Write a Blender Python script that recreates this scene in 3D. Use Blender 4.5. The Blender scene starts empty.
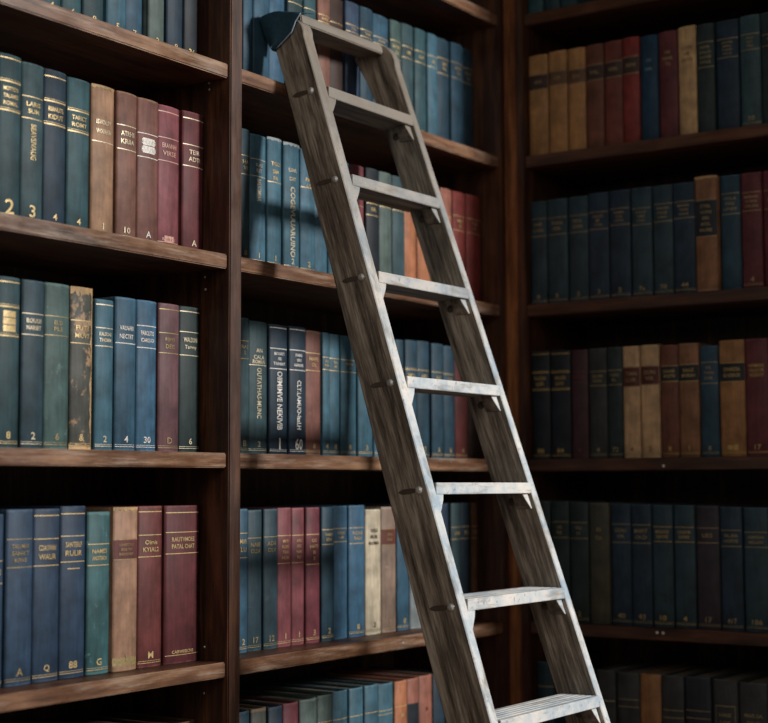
import bpy, bmesh, math, random
from mathutils import Vector, Matrix
random.seed(7)
SC = bpy.context.scene
COL = SC.collection

# ------------------------------------------------------------------ materials
def hexlin(h):
    h = h.lstrip('#'); out = []
    for i in (0, 2, 4):
        c = int(h[i:i+2], 16) / 255
        out.append(c / 12.92 if c <= .04045 else ((c + .055) / 1.055) ** 2.4)
    return (*out, 1)
def new_mat(name):
    m = bpy.data.materials.new(name); m.use_nodes = True
    nt = m.node_tree; b = nt.nodes['Principled BSDF']
    return m, nt, b
def N(nt, typ, **k):
    n = nt.nodes.new(typ)
    for a, v in k.items():
        if a in n.inputs: n.inputs[a].default_value = v
        else: setattr(n, a, v)
    return n
def ramp(nt, stops):
    r = nt.nodes.new('ShaderNodeValToRGB'); e = r.color_ramp.elements
    while len(e) < len(stops): e.new(.5)
    for i, (p, c) in enumerate(stops):
        e[i].position = p; e[i].color = c if len(c) == 4 else (*c, 1)
    return r
def mixc(nt, a, b, fac, mode='MIX'):
    m = nt.nodes.new('ShaderNodeMix'); m.data_type = 'RGBA'; m.blend_type = mode
    for sock, v in ((m.inputs[6], a), (m.inputs[7], b), (m.inputs[0], fac)):
        if hasattr(v, 'default_value') or hasattr(v, 'links'): nt.links.new(v, sock)
        else: sock.default_value = v
    return m.outputs[2]
def coords(nt, scale=(1, 1, 1), rnd=True):
    tc = N(nt, 'ShaderNodeTexCoord'); mp = N(nt, 'ShaderNodeMapping')
    mp.inputs['Scale'].default_value = scale
    nt.links.new(tc.outputs['Object'], mp.inputs['Vector'])
    if rnd:
        oi = N(nt, 'ShaderNodeObjectInfo'); mm = N(nt, 'ShaderNodeMath', operation='MULTIPLY')
        mm.inputs[1].default_value = 37.0
        nt.links.new(oi.outputs['Random'], mm.inputs[0])
        nt.links.new(mm.outputs[0], mp.inputs['Location'])
    return mp.outputs['Vector']
def noise(nt, vec, scale, detail=4, rough=.55):
    n = N(nt, 'ShaderNodeTexNoise'); n.inputs['Scale'].default_value = scale
    n.inputs['Detail'].default_value = detail; n.inputs['Roughness'].default_value = rough
    nt.links.new(vec, n.inputs['Vector']); return n.outputs['Fac']
def bump(nt, b, h, strength, dist=.001):
    bp = N(nt, 'ShaderNodeBump'); bp.inputs['Strength'].default_value = strength; bp.inputs['Distance'].default_value = dist
    nt.links.new(h, bp.inputs['Height']); nt.links.new(bp.outputs['Normal'], b.inputs['Normal'])
def scl(c, k): return (c[0]*k, c[1]*k, c[2]*k, 1)

PAL = dict(duskblue='#2a4763', duskblue2='#253f5a', teal='#2a535c', darkteal='#26474f', slateteal='#34525a', steelteal='#36667a', steel='#3f6e84', navy='#20384a', navyteal='#284450',
  navyblue='#24475a', navy2='#1f4058', blue='#2d5972', blue2='#336484', blue3='#14405a', greengrey='#566a66', greenteal='#42605e', ink='#222b34', tan='#a27a5a',
  brown='#86594a', redbrown='#7e5046', redbrown2='#74422e', rose='#83424a', crimson='#763440', maroon='#682c32', plum='#6a464c', plumdark='#4a2e36', inkplum='#36303a',
  darkgreen='#26393a', worn='#50534e', mottled='#33646a', parch='#a87e62', oxred='#6e3230', oxred2='#7a3a2e', wine='#60262c', red='#8e342e', red2='#8a2c26', redtan='#a0604c', orange='#b87044',
  darkbrown='#43302a', darktan='#6a4a30', indigo='#334a66', cream='#cfc0a2', cream2='#c8a068', cream3='#cba270', tan2='#b27d40', leather='#8a5c3a', leather2='#a06c36',
  taupe='#8e7666', palegrey='#8a969a', olive='#474638', charcoal='#353a3a', oxblood='#6a3636', oxblood2='#5e2c24', rust='#70382e', straw='#b8935e', bluegrey='#52707e')
LET = dict(gilt='#d8bd86', palegilt='#ddcfb0', dimgilt='#a89468', midgilt='#c8a860', white='#eeeae4', pinkgilt='#d8a494', darkink='#4a4034', brownink='#6a4c30', rust='#70382e', bluegrey='#7896a4')
_mc = {}
def cover_mat(col, worn=0.15):
    k = (col, round(worn, 1))
    if k in _mc: return _mc[k]
    m, nt, b = new_mat('cover_%s_%d' % (col, int(worn * 10)))
    c = hexlin(PAL[col]); g_ = .3*c[0]+.55*c[1]+.15*c[2]; k_ = .84; c = tuple(g_ + (q - g_) * k_ for q in c[:3]) + (1,); v = coords(nt)
    n1 = noise(nt, v, 28, 5); r1 = ramp(nt, [(.3, (0, 0, 0)), (.7, (1, 1, 1))]); nt.links.new(n1, r1.inputs[0])
    base = mixc(nt, scl(c, .62), scl(c, 1.25), r1.outputs[0])
    v2 = coords(nt, (1, 1, .12)); n2 = noise(nt, v2, 160, 3)
    r2 = ramp(nt, [(.35, (.72, .72, .72)), (.65, (1.08, 1.08, 1.08))]); nt.links.new(n2, r2.inputs[0])
    base = mixc(nt, base, r2.outputs[0], .7, 'MULTIPLY')
    # rubbed patches and specks
    lo = .70 - .16 * min(worn, 1.0)
    n3 = noise(nt, v, 55 if worn < .5 else 32, 8, .7); r3 = ramp(nt, [(lo, (0, 0, 0)), (lo + .06, (1, 1, 1))]); nt.links.new(n3, r3.inputs[0])
    rub = hexlin('#b09070') if col in ('worn', 'tan', 'parch', 'leather', 'leather2', 'brown', 'redbrown') else (min(c[0]*2 + .05, 1), min(c[1]*2 + .05, 1), min(c[2]*1.9 + .05, 1), 1)
    ff = N(nt, 'ShaderNodeMath', operation='MULTIPLY'); ff.inputs[1].default_value = .25 + .5 * min(worn, 1)
    nt.links.new(r3.outputs[0], ff.inputs[0])
    base = mixc(nt, base, rub, ff.outputs[0])
    # rubbed head and tail
    tc = N(nt, 'ShaderNodeTexCoord'); sx = N(nt, 'ShaderNodeSeparateXYZ'); nt.links.new(tc.outputs['Generated'], sx.inputs[0])
    s1 = N(nt, 'ShaderNodeMath', operation='SUBTRACT'); s1.inputs[1].default_value = .5; nt.links.new(sx.outputs['Z'], s1.inputs[0])
    s2 = N(nt, 'ShaderNodeMath', operation='ABSOLUTE'); nt.links.new(s1.outputs[0], s2.inputs[0])
    s3 = N(nt, 'ShaderNodeMath', operation='MULTIPLY_ADD'); s3.inputs[1].default_value = .06; nt.links.new(n3, s3.inputs[0]); nt.links.new(s2.outputs[0], s3.inputs[2])
    e0 = .521 - .012 * min(worn * 2, 1.5)
    r4 = ramp(nt, [(e0, (0, 0, 0)), (e0 + .01, (1, 1, 1))]); nt.links.new(s3.outputs[0], r4.inputs[0])
    f4 = N(nt, 'ShaderNodeMath', operation='MULTIPLY'); f4.inputs[1].default_value = .45; nt.links.new(r4.outputs[0], f4.inputs[0])
    base = mixc(nt, base, rub, f4.outputs[0])
    nt.links.new(base, b.inputs['Base Color']); b.inputs['Roughness'].default_value = .58
    b.inputs['Specular IOR Level'].default_value = .35
    n5 = noise(nt, v, 420, 2); bump(nt, b, n5, .35, .0006)
    _mc[k] = m; return m
def let_mat(c):
    k = ('let', c)
    if k in _mc: return _mc[k]
    m, nt, b = new_mat('lettering_' + c); col = hexlin(LET[c])
    v = coords(nt); n = noise(nt, v, 300, 3); r = ramp(nt, [(.3, scl(col, .55)), (.6, col)]); nt.links.new(n, r.inputs[0])
    nt.links.new(r.outputs[0], b.inputs['Base Color'])
    b.inputs['Metallic'].default_value = .25 if c in ('gilt', 'palegilt', 'midgilt', 'dimgilt') else 0; b.inputs['Roughness'].default_value = .45
    _mc[k] = m; return m
def paper_mat():
    if 'paper' in _mc: return _mc['paper']
    m, nt, b = new_mat('aged_paper'); v = coords(nt, (60, 1, 60)); n = noise(nt, v, 14, 3)
    r = ramp(nt, [(.3, hexlin('#4a4238')), (.7, hexlin('#8c8272'))]); nt.links.new(n, r.inputs[0])
    nt.links.new(r.outputs[0], b.inputs['Base Color']); b.inputs['Roughness'].default_value = .9; bump(nt, b, n, .4)
    _mc['paper'] = m; return m
def wood_mat(name, axis, dark, mid, light, rough=.42, wear_gloss=None, tilt=0, gs=1.0, contrast=(.50, .70, .92)):
    m, nt, b = new_mat(name); s = [14.0, 14.0, 14.0]; s['xyz'.index(axis)] = 1.1
    v = coords(nt, tuple(s), rnd=False)
    if tilt:
        mp = v.node; pre = N(nt, 'ShaderNodeMapping'); pre.inputs['Rotation'].default_value = (tilt, 0, 0)
        nt.links.new(mp.inputs['Vector'].links[0].from_socket, pre.inputs['Vector']); nt.links.new(pre.outputs[0], mp.inputs['Vector'])
    n1 = noise(nt, v, 3.2 * gs, 8, .65); n2 = noise(nt, v, 11 * gs, 4, .6)
    w = N(nt, 'ShaderNodeMath', operation='MULTIPLY_ADD'); w.inputs[1].default_value = .45; nt.links.new(n2, w.inputs[0]); nt.links.new(n1, w.inputs[2])
    r = ramp(nt, [(c_, hexlin(h_)) for c_, h_ in zip(contrast, (dark, mid, light))]); nt.links.new(w.outputs[0], r.inputs[0])
    base = r.outputs[0]
    v0 = coords(nt, (1, 1, 1), rnd=False)
    nb = noise(nt, v0, 9, 5, .6); rb = ramp(nt, [(.3, (.6, .6, .6)), (.7, (1.15, 1.15, 1.15))]); nt.links.new(nb, rb.inputs[0])
    base = mixc(nt, base, rb.outputs[0], .8, 'MULTIPLY')
    if wear_gloss:
        nw = noise(nt, v, 6, 9, .75); rw = ramp(nt, [(.50, (0, 0, 0)), (.68, (.6, .6, .6))]); nt.links.new(nw, rw.inputs[0])
        base = mixc(nt, base, hexlin(wear_gloss), rw.outputs[0])
    nt.links.new(base, b.inputs['Base Color'])
    rr = ramp(nt, [(.3, (rough - .1,) * 3), (.7, (rough + .18,) * 3)]); nt.links.new(nb, rr.inputs[0]); nt.links.new(rr.outputs[0], b.inputs['Roughness'])
    bump(nt, b, w.outputs[0], .25, .002)
    return m
W_DARK, W_MID, W_LIGHT = '#24160f', '#48291b', '#6e442c'
M_SHELF_X = wood_mat('dark_wood_x', 'x', W_DARK, W_MID, W_LIGHT)
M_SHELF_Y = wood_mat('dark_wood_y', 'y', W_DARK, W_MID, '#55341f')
M_UP = wood_mat('dark_wood_z', 'z', '#1f130d', '#3f2518', '#664029')
M_FILL = wood_mat('matt_corner_wood', 'z', '#40281a', '#77492d', '#a06a44', .75)
M_FILL.node_tree.nodes['Principled BSDF'].inputs['Specular IOR Level'].default_value = .12
M_EDGE = wood_mat('shelf_edge_wood', 'x', '#38261b', '#6f4d38', '#a07c60', .28, '#b9a796')  # worn edges; the pale streak colour also paints in the gloss of the fronts
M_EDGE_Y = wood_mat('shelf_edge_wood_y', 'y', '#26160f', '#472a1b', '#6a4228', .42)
M_BACK = wood_mat('back_panel_wood', 'z', '#20150e', '#3a281c', '#5a4230', .6)
M_LAD = wood_mat('weathered_ladder_wood', 'z', '#3a332b', '#776d61', '#b5aa9a', .6, '#a89a86', math.atan(.335), 1.6, (.54, .72, .88))
M_LADX = wood_mat('weathered_tread_wood', 'x', '#3a322b', '#6e6256', '#9a8d7e', .6)
def paint_mat(name, axis):
    m, nt, b = new_mat(name); s = [10.0, 10.0, 10.0]; s['xyz'.index(axis)] = 1.6
    v = coords(nt, tuple(s), rnd=False); v0 = coords(nt, (1, 1, 1), rnd=False)
    n0 = noise(nt, v0, 18, 6, .65)
    r0 = ramp(nt, [(.35, hexlin('#a9bccb')), (.5, hexlin('#d3d9dc')), (.68, hexlin('#efe9e2'))]); nt.links.new(n0, r0.inputs[0])
    n1 = noise(nt, v, 4, 9, .72); r1 = ramp(nt, [(.51, (0, 0, 0)), (.66, (.8, .8, .8))]); nt.links.new(n1, r1.inputs[0])
    base = mixc(nt, r0.outputs[0], hexlin('#8d8376'), r1.outputs[0])
    n2 = noise(nt, v0, 90, 4, .6); r2 = ramp(nt, [(.62, (0, 0, 0)), (.70, (.7, .7, .7))]); nt.links.new(n2, r2.inputs[0])
    base = mixc(nt, base, hexlin('#7d8b96'), r2.outputs[0])
    # paint is rubbed thinner towards the top of the ladder
    tc = N(nt, 'ShaderNodeTexCoord'); sx = N(nt, 'ShaderNodeSeparateXYZ'); nt.links.new(tc.outputs['Object'], sx.inputs[0])
    mr = N(nt, 'ShaderNodeMapRange'); mr.inputs['From Min'].default_value = .42; mr.inputs['From Max'].default_value = .92; mr.inputs['To Max'].default_value = .88
    nt.links.new(sx.outputs['Z'], mr.inputs['Value'])
    base = mixc(nt, base, hexlin('#7f7466'), mr.outputs[0])
    nt.links.new(base, b.inputs['Base Color']); b.inputs['Roughness'].default_value = .5
    bump(nt, b, n1, .3, .001); return m
M_PAINTZ = paint_mat('worn_white_paint_rail', 'z')
M_PAINTX = paint_mat('worn_white_paint_tread', 'x')
def plain(name, hx, rough, metal=0, sc=60):
    m, nt, b = new_mat(name); c = hexlin(hx); n = noise(nt, coords(nt), sc, 4); r = ramp(nt, [(.3, scl(c, .7)), (.7, scl(c, 1.2))]); nt.links.new(n, r.inputs[0])
    nt.links.new(r.outputs[0], b.inputs['Base Color']); b.inputs['Roughness'].default_value = rough; b.inputs['Metallic'].default_value = metal
    bump(nt, b, n, .15); return m
M_STEEL = plain('dull_steel', '#bcbcb8', .28, .25)
M_TENON = plain('dark_tenon_wood', '#4a3e33', .6)
M_CLOTH = plain('navy_cloth', '#214658', .85, 0, 200)
M_PIPE = plain('pale_blue_piping', '#9fb6c8', .7)
M_SCREW = plain('pale_screw', '#d8d4cc', .35, .3)
M_FLOOR = wood_mat('floor_boards', 'x', '#4a3a2c', '#7a6450', '#98806a', .5)
M_WALL = plain('dark_plaster', '#3a342e', .9, 0, 12)

# ------------------------------------------------------------------ geometry helpers
def mesh_obj(name, verts, faces, mat, parent=None, mats=None, smooth=None):
    me = bpy.data.meshes.new(name); me.from_pydata([tuple(v) for v in verts], [], faces)
    bm = bmesh.new(); bm.from_mesh(me); bmesh.ops.recalc_face_normals(bm, faces=bm.faces); bm.to_mesh(me); bm.free()
    for mm in ([mat] if not isinstance(mat, (list, tuple)) else mat): me.materials.append(mm)
    if mats: 
        for p, i in zip(me.polygons, mats): p.material_index = i
    if smooth:
        for p in me.polygons: p.use_smooth = smooth if isinstance(smooth, bool) else p.index in smooth
    o = bpy.data.objects.new(name, me); COL.objects.link(o); o.parent = parent
    return o
def bevel_obj(o, w=.0015, seg=2):
    bm = bmesh.new(); bm.from_mesh(o.data)
    bmesh.ops.bevel(bm, geom=bm.edges[:], offset=w, segments=seg, affect='EDGES', clamp_overlap=True)
    bm.to_mesh(o.data); bm.free(); return o
BOXF = [(0, 1, 2, 3), (7, 6, 5, 4), (0, 4, 5, 1), (1, 5, 6, 2), (2, 6, 7, 3), (3, 7, 4, 0)]
def boxv(x0, x1, y0, y1, z0, z1):
    return [(x0, y0, z0), (x1, y0, z0), (x1, y1, z0), (x0, y1, z0), (x0, y0, z1), (x1, y0, z1), (x1, y1, z1), (x0, y1, z1)]
def box(name, x0, x1, y0, y1, z0, z1, mat, parent=None, bev=.0015, front=None):
    """front=(second material, axis index, sign): the faces looking that way take the second material"""
    o = mesh_obj(name, boxv(x0, x1, y0, y1, z0, z1), BOXF, [mat, front[0]] if front else mat, parent)
    if bev: bevel_obj(o, bev)
    if front:
        for p in o.data.polygons:
            if p.normal[front[1]] * front[2] > .6: p.material_index = 1
    return o
def empty(name, loc=(0, 0, 0), rz=0, label=None, cat=None, group=None):
    o = bpy.data.objects.new(name, None); COL.objects.link(o); o.location = loc; o.rotation_euler = (0, 0, rz); o.empty_display_size = .05
    if label: o['label'] = label
    if cat: o['category'] = cat
    if group: o['group'] = group
    return o
def prism(name, prof, xa, xb, mat, parent, mats_fn=None, bev=0, seg=2):
    """profile of (y, z) points spanned from xa(z) to xb(z)"""
    n = len(prof); vs = [(xa(z), y, z) for y, z in prof] + [(xb(z), y, z) for y, z in prof]
    fs = [tuple(range(n)), tuple(range(2 * n - 1, n - 1, -1))] + [(i, (i + 1) % n, (i + 1) % n + n, i + n) for i in range(n)]
    o = mesh_obj(name, vs, fs, mat, parent)
    if bev: bevel_obj(o, bev, seg)
    if mats_fn:
        for p in o.data.polygons: p.material_index = mats_fn(p)
    return o
def dome(name, c, r, axis, h, mat, parent, seg=16, rings=5):
    """low domed disc whose flat side sits at c and which bulges along axis"""
    a = Vector(axis).normalized(); u = a.orthogonal().normalized(); w = a.cross(u); vs, fs = [], []
    prof = [(r, -.001)] + [(r * math.cos(t * math.pi / 2 / rings), h * math.sin(t * math.pi / 2 / rings)) for t in range(rings)]
    for rr, hh in prof:
        for k in range(seg):
            t = 2 * math.pi * k / seg; vs.append(Vector(c) + a * hh + (u * math.cos(t) + w * math.sin(t)) * rr)
    vs.append(Vector(c) + a * h); top = len(vs) - 1
    for j in range(len(prof) - 1):
        for k in range(seg): fs.append((j * seg + k, j * seg + (k + 1) % seg, (j + 1) * seg + (k + 1) % seg, (j + 1) * seg + k))
    j = len(prof) - 1
    for k in range(seg): fs.append((j * seg + k, j * seg + (k + 1) % seg, top))
    fs.append(tuple(range(seg - 1, -1, -1)))
    return mesh_obj(name, vs, fs, mat, parent, smooth=True)
def tube(name, pts, r, mat, parent, seg=8):
    pts = [Vector(p) for p in pts]; vs, fs = [], []
    for i, p in enumerate(pts):
        t = (pts[min(i + 1, len(pts) - 1)] - pts[max(i - 1, 0)]).normalized(); u = t.orthogonal().normalized(); w = t.cross(u)
        if i and (u.dot(pu) < 0): u, w = -u, -w
        pu = u
        for k in range(seg): vs.append(p + (u * math.cos(2 * math.pi * k / seg) + w * math.sin(2 * math.pi * k / seg)) * r)
    for i in range(len(pts) - 1):
        for k in range(seg): fs.append((i * seg + k, i * seg + (k + 1) % seg, (i + 1) * seg + (k + 1) % seg, (i + 1) * seg + k))
    fs.append(tuple(range(seg - 1, -1, -1))); fs.append(tuple(range((len(pts) - 1) * seg, len(pts) * seg)))
    return mesh_obj(name, vs, fs, mat, parent, smooth=True)

# ------------------------------------------------------------------ lettering
_txt = {}
def text_mesh(s):
    if s in _txt: return _txt[s]
    cu = bpy.data.curves.new('letters', 'FONT'); cu.body = s; cu.resolution_u = 2; cu.offset = .012
    o = bpy.data.objects.new('letters', cu); COL.objects.link(o)
    dg = bpy.context.evaluated_depsgraph_get(); dg.update()
    me = bpy.data.meshes.new_from_object(o.evaluated_get(dg))
    vs = [v.co.copy() for v in me.vertices]; fs = [tuple(p.vertices) for p in me.polygons]
    bpy.data.objects.remove(o); bpy.data.curves.remove(cu); bpy.data.meshes.remove(me)
    if vs:
        x0 = min(v.x for v in vs); x1 = max(v.x for v in vs); y0 = min(v.y for v in vs); y1 = max(v.y for v in vs)
        vs = [((v.x - x0) / max(x1 - x0, 1e-6) - .5, (v.y - y0) / max(y1 - y0, 1e-6) - .5) for v in vs]
        _txt[s] = (vs, fs, (x1 - x0) / max(y1 - y0, 1e-6))
    else: _txt[s] = ([], [], 1)
    return _txt[s]

# ------------------------------------------------------------------ books
def make_book(loc, rz, W, H, D, col, o, label, group):
    root = empty('book', loc, rz, label, 'book', group)
    worn = o.get('worn', .15); s = min(.10 * W, .0038); t = .0024; hw = W / 2
    arc = lambda x: s * (x / hw) ** 2
    sp = [(-1 + k / 5) for k in range(11)]
    outer = [(-hw, D), (-hw, s + .009), (-hw + .0013, s + .005)] + [(u * hw, arc(u * hw)) for u in sp] + [(hw - .0013, s + .005), (hw, s + .009), (hw, D)]
    inner = [(-hw + t, D), (-hw + t, s + .009), (-hw + t + .001, s + .006)] + [(u * (hw - t), arc(u * hw) + t) for u in sp] + [(hw - t - .001, s + .006), (hw - t, s + .009), (hw - t, D)]
    n = len(outer); lv = [(0, .35), (.0016, 0), (H - .0016, 0), (H, .35)]; vs = []
    for z, q in lv:
        jit = random.uniform(-.0004, .0004)
        vs += [(a[0] + (b[0] - a[0]) * q, a[1] + (b[1] - a[1]) * q, z) for a, b in zip(outer, inner)]
    no = len(vs); vs += [(x, y, 0) for x, y in inner] + [(x, y, H) for x, y in inner]
    fs = []; sm = set()
    for j in range(3):
        for i in range(n - 1):
            if 3 <= i <= 12: sm.add(len(fs))
            fs.append((j * n + i, j * n + i + 1, (j + 1) * n + i + 1, (j + 1) * n + i))
    for i in range(n - 1):
        fs.append((no + i, no + n + i, no + n + i + 1, no + i + 1)); fs.append((3 * n + i, 3 * n + i + 1, no + n + i + 1, no + n + i)); fs.append((i, no + i, no + i + 1, i + 1))
    fs.append((0, n, 2 * n, 3 * n, no + n, no)); fs.append((n - 1, no + n - 1, no + 2 * n - 1, 4 * n - 1, 3 * n - 1, 2 * n - 1))
    cover = mesh_obj('cover', vs, fs, cover_mat(col, worn), root, smooth=sm)
    px = hw - t - .0006
    mesh_obj('page_block', boxv(-px, px, s + .0035, D - .004, .003, H - .0045), BOXF, paper_mat(), root)
    lm = let_mat(o.get('lc', 'gilt'))
    def strip(acc, f, hgt, x0=-.93, x1=.93, off=.0004, k=9):
        z = f * H; b = len(acc[0])
        for i in range(k + 1):
            x = (x0 + (x1 - x0) * i / k) * hw; acc[0].append((x, arc(x) - off, z - hgt / 2)); acc[0].append((x, arc(x) - off, z + hgt / 2))
        for i in range(k): acc[1].append((b + 2 * i, b + 2 * i + 2, b + 2 * i + 3, b + 2 * i + 1))
    def letters(acc, st, f, hgt, wmax, vert=False, off=.0009):
        tv, tf, asp = text_mesh(st); b = len(acc[0])
        if vert:
            L, wd = hgt * H, wmax * W
            for u, v in tv: x = v * wd; acc[0].append((x, arc(x) - off, f * H - u * L))
        else:
            h = hgt * H; w = min(wmax * W, h * asp * 1.2)
            for u, v in tv: x = u * w; acc[0].append((x, arc(x) - off, f * H + v * h))
        acc[1].extend(tuple(b + i for i in q) for q in tf)
    if o.get('capc'):
        acc = ([], []); k = 12; rg = random.Random(int(W * 1e6))
        dep = .045 if worn > .9 else .02
        for i in range(k + 1):
            x = (-1 + 2 * i / k) * hw; acc[0].extend([(x, arc(x) - .0006, H + .0004), (x, arc(x) - .0007, H * (1 - dep * rg.uniform(.5, 1.3)))])
        for i in range(k + 1):
            x = (-1 + 2 * i / k) * (hw); acc[0].append((x, arc(x) + .004, H + .0008))
        for i in range(k):
            acc[1].append((2 * i, 2 * i + 2, 2 * i + 3, 2 * i + 1)); acc[1].append((2 * i, 2 * (k + 1) + i, 2 * (k + 1) + i + 1, 2 * i + 2))
        mesh_obj('worn_head', acc[0], acc[1], cover_mat(o['capc'] if o['capc'] in PAL else 'straw', .6), cover)
        if worn > .9:
            acc = ([], [])
            for i in range(k + 1):
                x = (-1 + 2 * i / k) * hw; acc[0].extend([(x, arc(x) - .0006, .0004), (x, arc(x) - .0007, H * .03 * rg.uniform(.6, 1.6))])
            for x0, x1 in ((-1, -.86), (.84, 1)):
                pass
            for i in range(k): acc[1].append((2 * i, 2 * i + 2, 2 * i + 3, 2 * i + 1))
            b = len(acc[0])
            for j in range(25):
                z = H * j / 24
                acc[0].extend([(hw * .999, arc(hw) - .0006, z), (hw * (1 - rg.uniform(.08, .22)), arc(hw * .9) - .0007, z)])
            for j in range(24): acc[1].append((b + 2 * j, b + 2 * j + 2, b + 2 * j + 3, b + 2 * j + 1))
            mesh_obj('worn_tail', acc[0], acc[1], cover_mat('straw', .6), cover)
    lab = o.get('label')
    if lab:
        acc = ([], []); strip(acc, (lab[1] + lab[2]) / 2, (lab[1] - lab[2]) * H, -.97, .97, .0004)
        p = mesh_obj('title_panel', acc[0], acc[1], cover_mat(lab[0], .1), cover, smooth=True); p['label'] = 'coloured title panel'
    bands = o.get('bands', () if lab else (.80, .66)); hb = .0021 if o.get('fat') else .0013
    if lab and len(o['lines']) and o['lines'][0]: bands = (lab[1] + .004, lab[2] - .004)
    bl = []
    if any(o['lines']) or o.get('bands'):
        bl += [(f, hb) for f in bands]
        if o.get('fat'): bl += [(f + .013, .0006) for f in bands]
    if o.get('top'): bl.append((o['top'], .0016))
    if o.get('dash'): bl.append((o['dash'], .0014, -.5, .5))
    if o.get('bandtail'): bl.append((.06, .012, -.97, .97))
    if o.get('vol'): bl += [(.030, .0009), (.042, .0006)]
    if o.get('foot'): bl.append((.055, .0009))
    if o.get('frame'): bl += [(.79, .0014, -.78, .78), (.53, .0014, -.78, .78)] + [(.66, .26 * H, sx, sx + .03, .0004, 1) for sx in (-.78, .75)]
    for q in bl:
        acc = ([], []); strip(acc, *q); mesh_obj('gilt_band', acc[0], acc[1], lm, cover, smooth=True)
    lines = [l for l in o['lines'] if l]
    acc = ([], [])
    if lines:
        pos = o.get('text')
        if not pos:
            hi, lo = (lab[1], lab[2]) if lab else (max(bands), min(bands)) if len(bands) > 1 else (.80, .66)
            m = len(lines); pos = [hi - (hi - lo) * (i + 1) / (m + 1) for i in range(m)] if m > 1 else [(hi + lo) / 2]
            lh = min(.042, .62 * (hi - lo) / (m + .3))
        else: lh = .038
        for f, st in zip(pos, lines): letters(acc, st, f, lh * .78, .64)
        if o.get('boxed') or o.get('boxedg'):
            for f in pos: strip(acc, f, lh * H * 1.15, -.55, .55, .0006)
    if o.get('vt'):
        st, a, b = o['vt']; letters(acc, st, (a + b) / 2, a - b, .29 if o.get('vtbig') else .24, vert=True)
    if o.get('foot'): letters(acc, o['foot'], .075, .02, .68)
    if acc[1]: mesh_obj('title_lettering', acc[0], acc[1], lm, cover)
    if o.get('vol'):
        acc = ([], []); letters(acc, o['vol'], .085 if o.get('volsize') else .078, o.get('volsize', .042), .42)
        mesh_obj('volume_number', acc[0], acc[1], let_mat(o['volc']) if o.get('volc') else lm, cover)
    return root

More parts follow.
